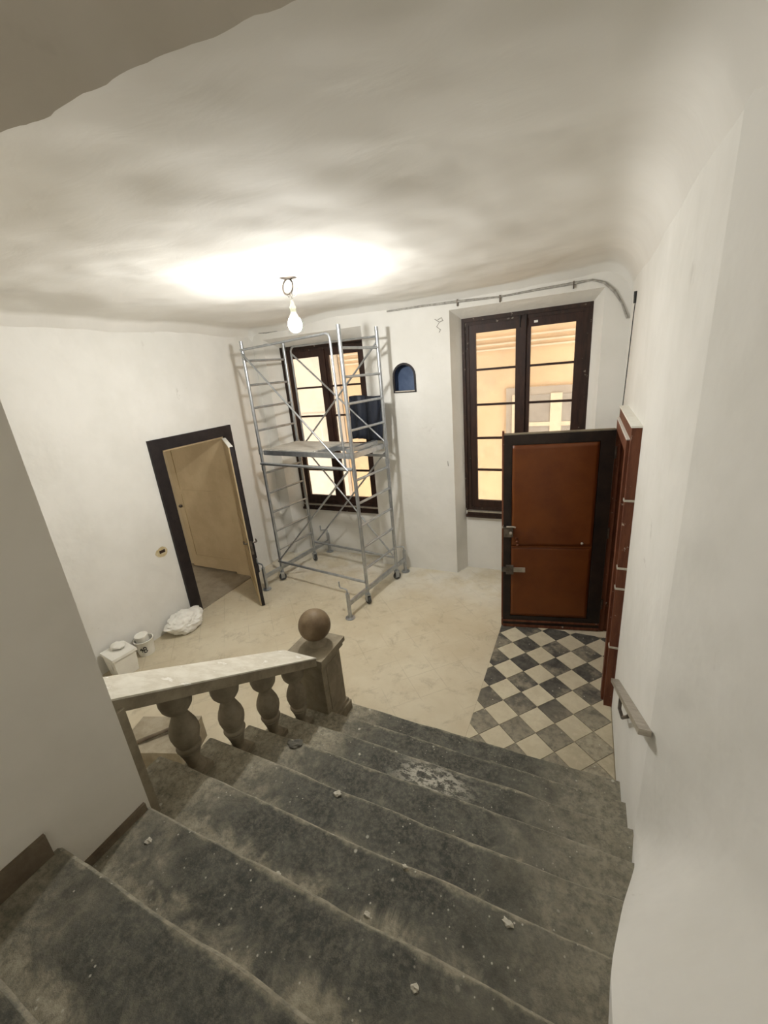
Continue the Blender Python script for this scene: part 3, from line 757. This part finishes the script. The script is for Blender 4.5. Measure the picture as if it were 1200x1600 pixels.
# dark sheet hung behind the right-hand ladder frame
def sh_fn(u, v):
    x = -3.03+.57*u; z = 2.70-.60*v
    y = 5.30-.10*u+.012*math.sin(u*17)+.006*math.sin(u*39+v)
    return (x-.02*v*(1-u)-.04*v*u, y, z+.012*math.sin(u*6))
dk = MB().grid(sh_fn, 40, 8).build('tarpaulin', M['navy'], smooth=True)
md = dk.modifiers.new('solid', 'SOLIDIFY'); md.thickness = .006
tag(dk, 'dark navy sheet hanging at the back of the scaffold', 'tarpaulin')

# ------------------------------------------------------------------ niche lining
ni = thing('wall_niche', 'small arched niche with dark blue inside and wooden rim', 'niche', (NX, YB, NZ0))
b = MB(); A_, B_ = arch(NW+.004, NH+.004), arch(NW-.022, NH-.040, NX, NZ0+.018)
for y0, y1 in ((YB-.012, YB+.02),):
    va = [[b.bm.verts.new((p[0], y, p[1])) for p in P] for P in (A_, B_) for y in (y0, y1)]
    n = len(A_)
    for i in range(n):
        j = (i+1) % n
        b.bm.faces.new((va[0][i], va[0][j], va[2][j], va[2][i])); b.bm.faces.new((va[1][i], va[3][i], va[3][j], va[1][j]))
        b.bm.faces.new((va[0][i], va[1][i], va[1][j], va[0][j])); b.bm.faces.new((va[2][i], va[2][j], va[3][j], va[3][i]))
b.build('rim', M['blackwood'], ni)
b = MB(); P = arch(NW-.002, NH-.002); n = len(P)
f0 = [b.bm.verts.new((p[0], YB+.001, p[1])) for p in P]; f1 = [b.bm.verts.new((p[0], YB+.135, p[1])) for p in P]
for i in range(n): b.bm.faces.new((f0[i], f0[(i+1) % n], f1[(i+1) % n], f1[i]))
b.bm.faces.new(f1)
b.build('lining', M['niche_blue'], ni)
MB().box(NX-NW+.02, NX+NW-.02, YB-.016, YB+.06, NZ0+.012, NZ0+.026).build('sill', M['paleiron'], ni)

# ------------------------------------------------------------------ bulb
bxp, byp = -2.308, 3.25
zc_ = ZC+.045*fb((bxp, byp, 0), .55)+.01
lm = thing('pendant_bulb', 'glowing bare bulb hanging from the ceiling hook by a wire', 'lamp', (bxp, byp, 3.4))
hk = MB()
hk.tube([(bxp-.02+.052*math.cos(a), byp+.012*math.sin(a), 3.735+.060*math.sin(a)) for a in [2*math.pi*i/22 for i in range(22)]], .0075, 8, closed=True)
hk.tube([(bxp-.02, byp, 3.79), (bxp-.02, byp, 3.86)], .008, 8)
hk.build('ceiling_hook', M['iron'], lm, smooth=True)
b = MB().lathe([(.02, -.022), (.07, -.012), (.085, 0), (.085, .05)], (bxp, byp, 3.81), 20); b.build('ceiling_shadow_disc', M['iron'], lm, smooth=True)  # dark disc standing in for the shadow around the hook
b = MB().tube([(bxp+.035, byp, 3.80), (bxp+.065, byp, 3.755), (bxp+.075, byp, 3.70), (bxp+.05, byp, 3.662), (bxp+.015, byp, 3.655), (bxp-.035, byp+.01, 3.66), (bxp-.045, byp+.01, 3.69), (bxp-.03, byp, 3.715), (bxp-.012, byp, 3.69), (bxp, byp, 3.65), (bxp, byp, 3.63)], .0035, 8)
b.tube([(bxp+.0, byp, 3.68), (bxp+.012, byp, 3.70), (bxp+.012, byp, 3.64)], .003, 6)
b.tube([(bxp-.02, byp, 3.678), (bxp-.01, byp, 3.64), (bxp, byp, 3.628)], .0035, 6)
b.build('cable', M['cable'], lm, smooth=True)
MB().lathe([(.008, 3.632), (.012, 3.622), (.014, 3.612), (.022, 3.585), (.027, 3.580), (.027, 3.565), (.024, 3.563), (.024, 3.540)], (bxp, byp, 0), 20).build('lamp_socket', M['socket_white'], lm, smooth=True)
b = MB().lathe([(.022, 3.545), (.026, 3.53), (.036, 3.512), (.046, 3.492), (.0475, 3.488)], (bxp, byp, 0), 24)
bm_ = b.build('light_block_collar', M['whiteplastic'], lm, smooth=True)  # opaque collar added to hold bulb light off the ceiling
b = MB().lathe([(.047, 3.4875), (.055, 3.466), (.058, 3.45), (.058, 3.432), (.052, 3.408), (.040, 3.390), (.022, 3.379), (.005, 3.376)], (bxp, byp, 0), 20)
b.build('bulb', M['bulb'], lm, smooth=True)

# ------------------------------------------------------------------ things by the left wall
# square tub with a lid and a lump of filler on it
tx, ty = -4.60, 2.22
ra = math.radians(-8)
tb1 = thing('paint_tub', 'square white plastic tub with a lid at the left wall', 'tub', (tx, ty, 0), ra)
MT = Matrix.Translation((tx, ty, 0))@Matrix.Rotation(ra, 4, 'Z')
def tapered(b, w0, w1, z0, z1, mt, d=.9):
    co = [(sx*w, sy*w*d, z) for w, z in ((w0, z0), (w1, z1)) for sx, sy in ((-1,-1),(1,-1),(1,1),(-1,1))]
    vs = [b.bm.verts.new(mt@Vector(c)) for c in co]
    for f in ((0,3,2,1),(4,5,6,7),(0,1,5,4),(1,2,6,5),(2,3,7,6),(3,0,4,7)): b.bm.faces.new([vs[i] for i in f])
    return b
tapered(MB(), .115, .135, .002, .26, MT).bevel(.02, 3).build('tub', M['whiteplastic'], tb1, smooth=True)
b = tapered(MB(), .148, .146, .255, .285, MT); b.bevel(.012, 2).build('lid', M['whiteplastic'], tb1, smooth=True)
b = MB(); b.box(-.035, .045, -.12, -.1165, .10, .19, MT); b.build('label', M['bag'], tb1)
# crumpled rag on the lid
b = MB(); bmesh.ops.create_icosphere(b.bm, subdivisions=3, radius=1)
for v_ in b.bm.verts:
    n_ = 1+.28*fb(v_.co, 1.7, 6); p = Vector((v_.co.x*.085*n_, v_.co.y*.07*n_, v_.co.z*.032*n_+.03)); v_.co = MT@(p+Vector((-.045, .03, .287)))
rg = b.build('filler_lump', M['whiteplastic'], smooth=True); tag(rg, 'lump of white filler on the square tub lid', 'filler')
# round bucket with a smaller pot standing in it
ux, uy = -4.66, 2.55
bk = thing('bucket', 'round white bucket with black marking between tub and bag', 'bucket', (ux, uy, 0))
b = MB(); ro, ri = [(.085, .002), (.092, .05), (.105, .185), (.110, .19), (.110, .20), (.100, .20), (.098, .19), (.084, .02), (.03, .015)], 0
b.lathe(ro, (ux, uy, 0), 28).build('body', M['whiteplastic'], bk, smooth=True)
b = MB()
def onb(a, z, r=.0): 
    rr = .092+(z-.05)*.096+.0015+r
    return (ux+rr*math.cos(a), uy+rr*math.sin(a), z)
a0 = -.75
for pts in ([(0, .06), (0, .135)], [(0, .135), (.18, .135), (.30, .118), (.18, .100), (0, .098)], [(.18, .100), (.34, .080), (.18, .062), (0, .06)], [(-.42, .10), (-.12, .10)], [(-.12, .10), (-.26, .125)], [(-.12, .10), (-.26, .075)], [(-.42, .10), (-.34, .12)]):
    b.tube([onb(a0+a, z) for a, z in pts], .0055, 5)
b.build('marking', M['ink'], bk)
b = MB().tube([(ux-.02+.105*math.cos(a), uy+.105*math.sin(a), .185+.0*a) for a in [math.pi*.25+math.pi*i/12 for i in range(13)]], .003, 6)
b.build('wire_handle', M['iron'], bk, smooth=True)
pt = MB().lathe([(.066, .06), (.074, .24), (.076, .245), (.072, .255), (.03, .258)], mat=Matrix.Translation((ux-.015, uy+.012, 0))@Matrix.Rotation(math.radians(4), 4, 'X'), n=24).build('plastic_pot', M['whiteplastic'], smooth=True)
tag(pt, 'small white pot upside down inside the round bucket', 'pot')
# plastic bag
gx, gy = -4.60, 3.08
b = MB(); bmesh.ops.create_icosphere(b.bm, subdivisions=5, radius=1)
for v_ in b.bm.verts:
    c = v_.co.copy()
    r_ = 1+.20*fb(c, 1.2, 8)+.20*abs(fb((c.x*1.0+c.z*.8, c.y*2.2, c.z*2.6), 1.0, 9))
    z = max(c.z*.145*r_+.11, .004)
    q = Vector((c.x*.165*r_, c.y*.215*r_, z))
    if c.y > .6 and c.z > -.1: q += Vector((-.02, .05, .05))*(c.y-.6)*2
    q = Matrix.Rotation(math.radians(-10), 3, 'Z')@q
    v_.co = q+Vector((gx, gy, 0)); v_.co.x = max(v_.co.x, XL+.006)
bgg = b.build('plastic_bag', M['bag'], smooth=True)
tag(bgg, 'crumpled white plastic bag on the floor beside the black door frame', 'bag')
# broken wall socket
so_ = thing('wall_socket', 'broken out wall socket box with ochre patch left of doorway', 'socket', (XL, 3.17, 1.05))
pp = [(3.17+.088*math.cos(a)*(1+.18*fb((math.cos(a), math.sin(a), 0), 1.6)), 1.055+.062*math.sin(a)*(1+.25*fb((math.cos(a), math.sin(a), 2), 1.6))) for a in [2*math.pi*i/24 for i in range(24)]]
MB().prism(pp, XL-.004, XL+.004, 'x').build('plaster_patch', M['ochre'], so_)
MB().box(XL-.01, XL+.007, 3.135, 3.215, 1.04, 1.078).bevel(.003).build('box', M['darkwood'], so_)

# stone block and hammer beyond the balustrade
sb = MB().box(-3.42, -2.86, 1.42, 1.80, 0, .22, Matrix.Translation((-3.14, 1.61, 0))@Matrix.Rotation(math.radians(20), 4, 'Z')@Matrix.Translation((3.14, -1.61, 0))).bevel(.02, 2)
bmesh.ops.subdivide_edges(sb.bm, edges=sb.bm.edges, cuts=2)
for v_ in sb.bm.verts: v_.co += Vector((fb(v_.co, 5, 1), fb(v_.co, 5, 2), fb(v_.co, 5, 3) if v_.co.z > .05 else 0))*.009
sb = sb.build('stone_block', M['blockstone'], smooth=True); tag(sb, 'rough stone block on the floor seen under the marble rail', 'stone block')
hm = thing('hammer', 'iron headed hammer lying on the rough stone block', 'hammer', (-3.1, 1.58, .235))
MB().tube([(-3.23, 1.46, .245), (-3.10, 1.62, .25), (-3.00, 1.74, .262)], [.016, .015, .017], 8).build('handle', M['skirting'], hm, smooth=True)
MB().box(-.10, .10, -.024, .024, -.02, .024, Matrix.Translation((-3.03, 1.70, .26))@Matrix.Rotation(math.radians(-36), 4, 'Z')).bevel(.006).build('head', M['iron'], hm)

# ------------------------------------------------------------------ wall handrail stub at the right
hr = thing('wall_handrail', 'short pale metal handrail fixed to the right wall', 'handrail', (XR, 2.3, 1.0))
def hz(y): return .50+(3.16-y)*.594
def bar(b, x0, x1, y0, y1, d0, d1):
    vs = [b.bm.verts.new((x, y, hz(y)+d)) for x in (x0, x1) for y in (y0, y1) for d in (d0, d1)]
    for f in ((0,1,3,2),(4,6,7,5),(0,4,5,1),(2,3,7,6),(0,2,6,4),(1,5,7,3)): b.bm.faces.new([vs[i] for i in f])
    return b
bar(MB(), .315, XR-.002, 1.82, 3.14, -.012, .024).bevel(.005).build('rail', M['paleiron'], hr)
MB().tube([(.33, 2.62, hz(2.62)-.01), (.325, 2.58, hz(2.58)-.10), (.33, 2.45, hz(2.45)-.13), (.335, 2.28, hz(2.28)-.06), (.34, 2.25, hz(2.25)-.01)], .011, 8).build('bracket', M['iron'], hr, smooth=True)

# ------------------------------------------------------------------ surface wiring along the ceiling line
cb_ = thing('wall_conduit', 'thin grey conduit running along the top of the window wall', 'conduit', (-.8, YB, 3.7))
pts = [(-2.45, 3.735), (-1.9, 3.73), (-1.5, 3.725), (-.99, 3.70), (-.6, 3.715), (-.2, 3.725), (-.02, 3.725), (.10, 3.685), (.20, 3.59), (.28, 3.46), (.345, 3.31)]
MB().tube([(x, YB-.012, z+.003*math.sin(i*2.3)) for i, (x, z) in enumerate(pts)], [.010+.006*((i*7) % 3)/2 for i in range(len(pts))], 8).build('tube', M['cable'], cb_, smooth=True)
for x, z in ((-1.5, 3.725), (-.99, 3.70), (-.2, 3.725)): MB().box(x-.006, x+.006, YB-.028, YB-.001, z-.055, z+.02).build('clip', M['iron'], cb_)
cc = thing('wall_cable', 'thin dark cable dropping down the corner to the brown door', 'cable', (.35, 5.3, 2.4))
MB().tube([(XR-.006, 4.98, 3.42), (XR-.006, 5.05, 3.30), (XR-.006, 5.12, 3.05), (XR-.006, 5.20, 2.8), (XR-.006, 5.30, 2.5), (XR-.006, 5.40, 2.2), (XR-.006, 5.42, 1.9)], .004, 8).build('wire', M['blackcable'], cc, smooth=True)
MB().tube([(XR-.008, 4.98, 3.40), (XR-.012, 4.965, 3.50)], .014, 8).build('cable_end', M['blackcable'], cc, smooth=True)

# ------------------------------------------------------------------ plaster chips lying on the steps
chips = [(-.14, .97, 5, .022), (-.55, 1.0, 5, .013), (.22, 1.35, 4, .018), (.02, 1.95, 2, .020), (-1.06, 1.28, 4, .024), (-1.02, .78, 6, .017), (-.98, .72, 6, .018), (-.62, .80, 6, .015), (-.35, .62, 6, .016),
         (-1.50, .60, 7, .02), (-.30, 1.72, 3, .016), (-1.25, 1.80, 3, .015), (-1.6, 1.58, 3, .045), (.20, 1.05, 5, .02), (-.9, .42, 7, .020), (-1.1, 2.05, 2, .014), (-.45, .45, 7, .014), (-1.32, 2.02, 2, .018)]
ORD = ['', 'first', 'second', 'third', 'fourth', 'fifth', 'sixth', 'seventh', 'eighth', 'ninth']
def step_of(y): return int(math.floor((Y1-y)/GO))+1
rows = {}
for x, y, k, s_ in chips:
    if s_ < .04: rows.setdefault(step_of(y), []).append(x)
for i, (x, y, k, s_) in enumerate(chips):
    k = step_of(y); big = s_ > .04
    s_ *= 1.0 if big else .8
    b = MB(); bmesh.ops.create_icosphere(b.bm, subdivisions=2, radius=1)
    for v_ in b.bm.verts:
        r_ = 1+.75*fb(v_.co, 1.9, i+3); v_.co = Vector((v_.co.x*s_*r_, v_.co.y*s_*.8*r_, max(v_.co.z*s_*(.22 if big else .45)*r_+s_*.15, 0)+k*RISE-.004)) + Vector((x, y, 0))
    if big:
        c = b.build('stone_flake', M['step_flake']); tag(c, 'flat grey stone flake lying on the step near the balusters', 'stone flake')
    else:
        r = sorted(rows[k]); q = r.index(x); n = len(r)
        wh = '' if n == 1 else (['left', 'right'][q]+' of two, ' if n == 2 else ['leftmost', 'middle', 'rightmost'][q]+' of three, ' if n == 3 else ['first', 'second', 'third', 'fourth', 'fifth'][q]+' from the left, ')
        c = b.build('plaster_chip', M['chipwhite']); tag(c, 'white plaster chip, '+wh+'on the '+ORD[k]+' step up from the floor', 'plaster chip', 'plaster chips on the steps')
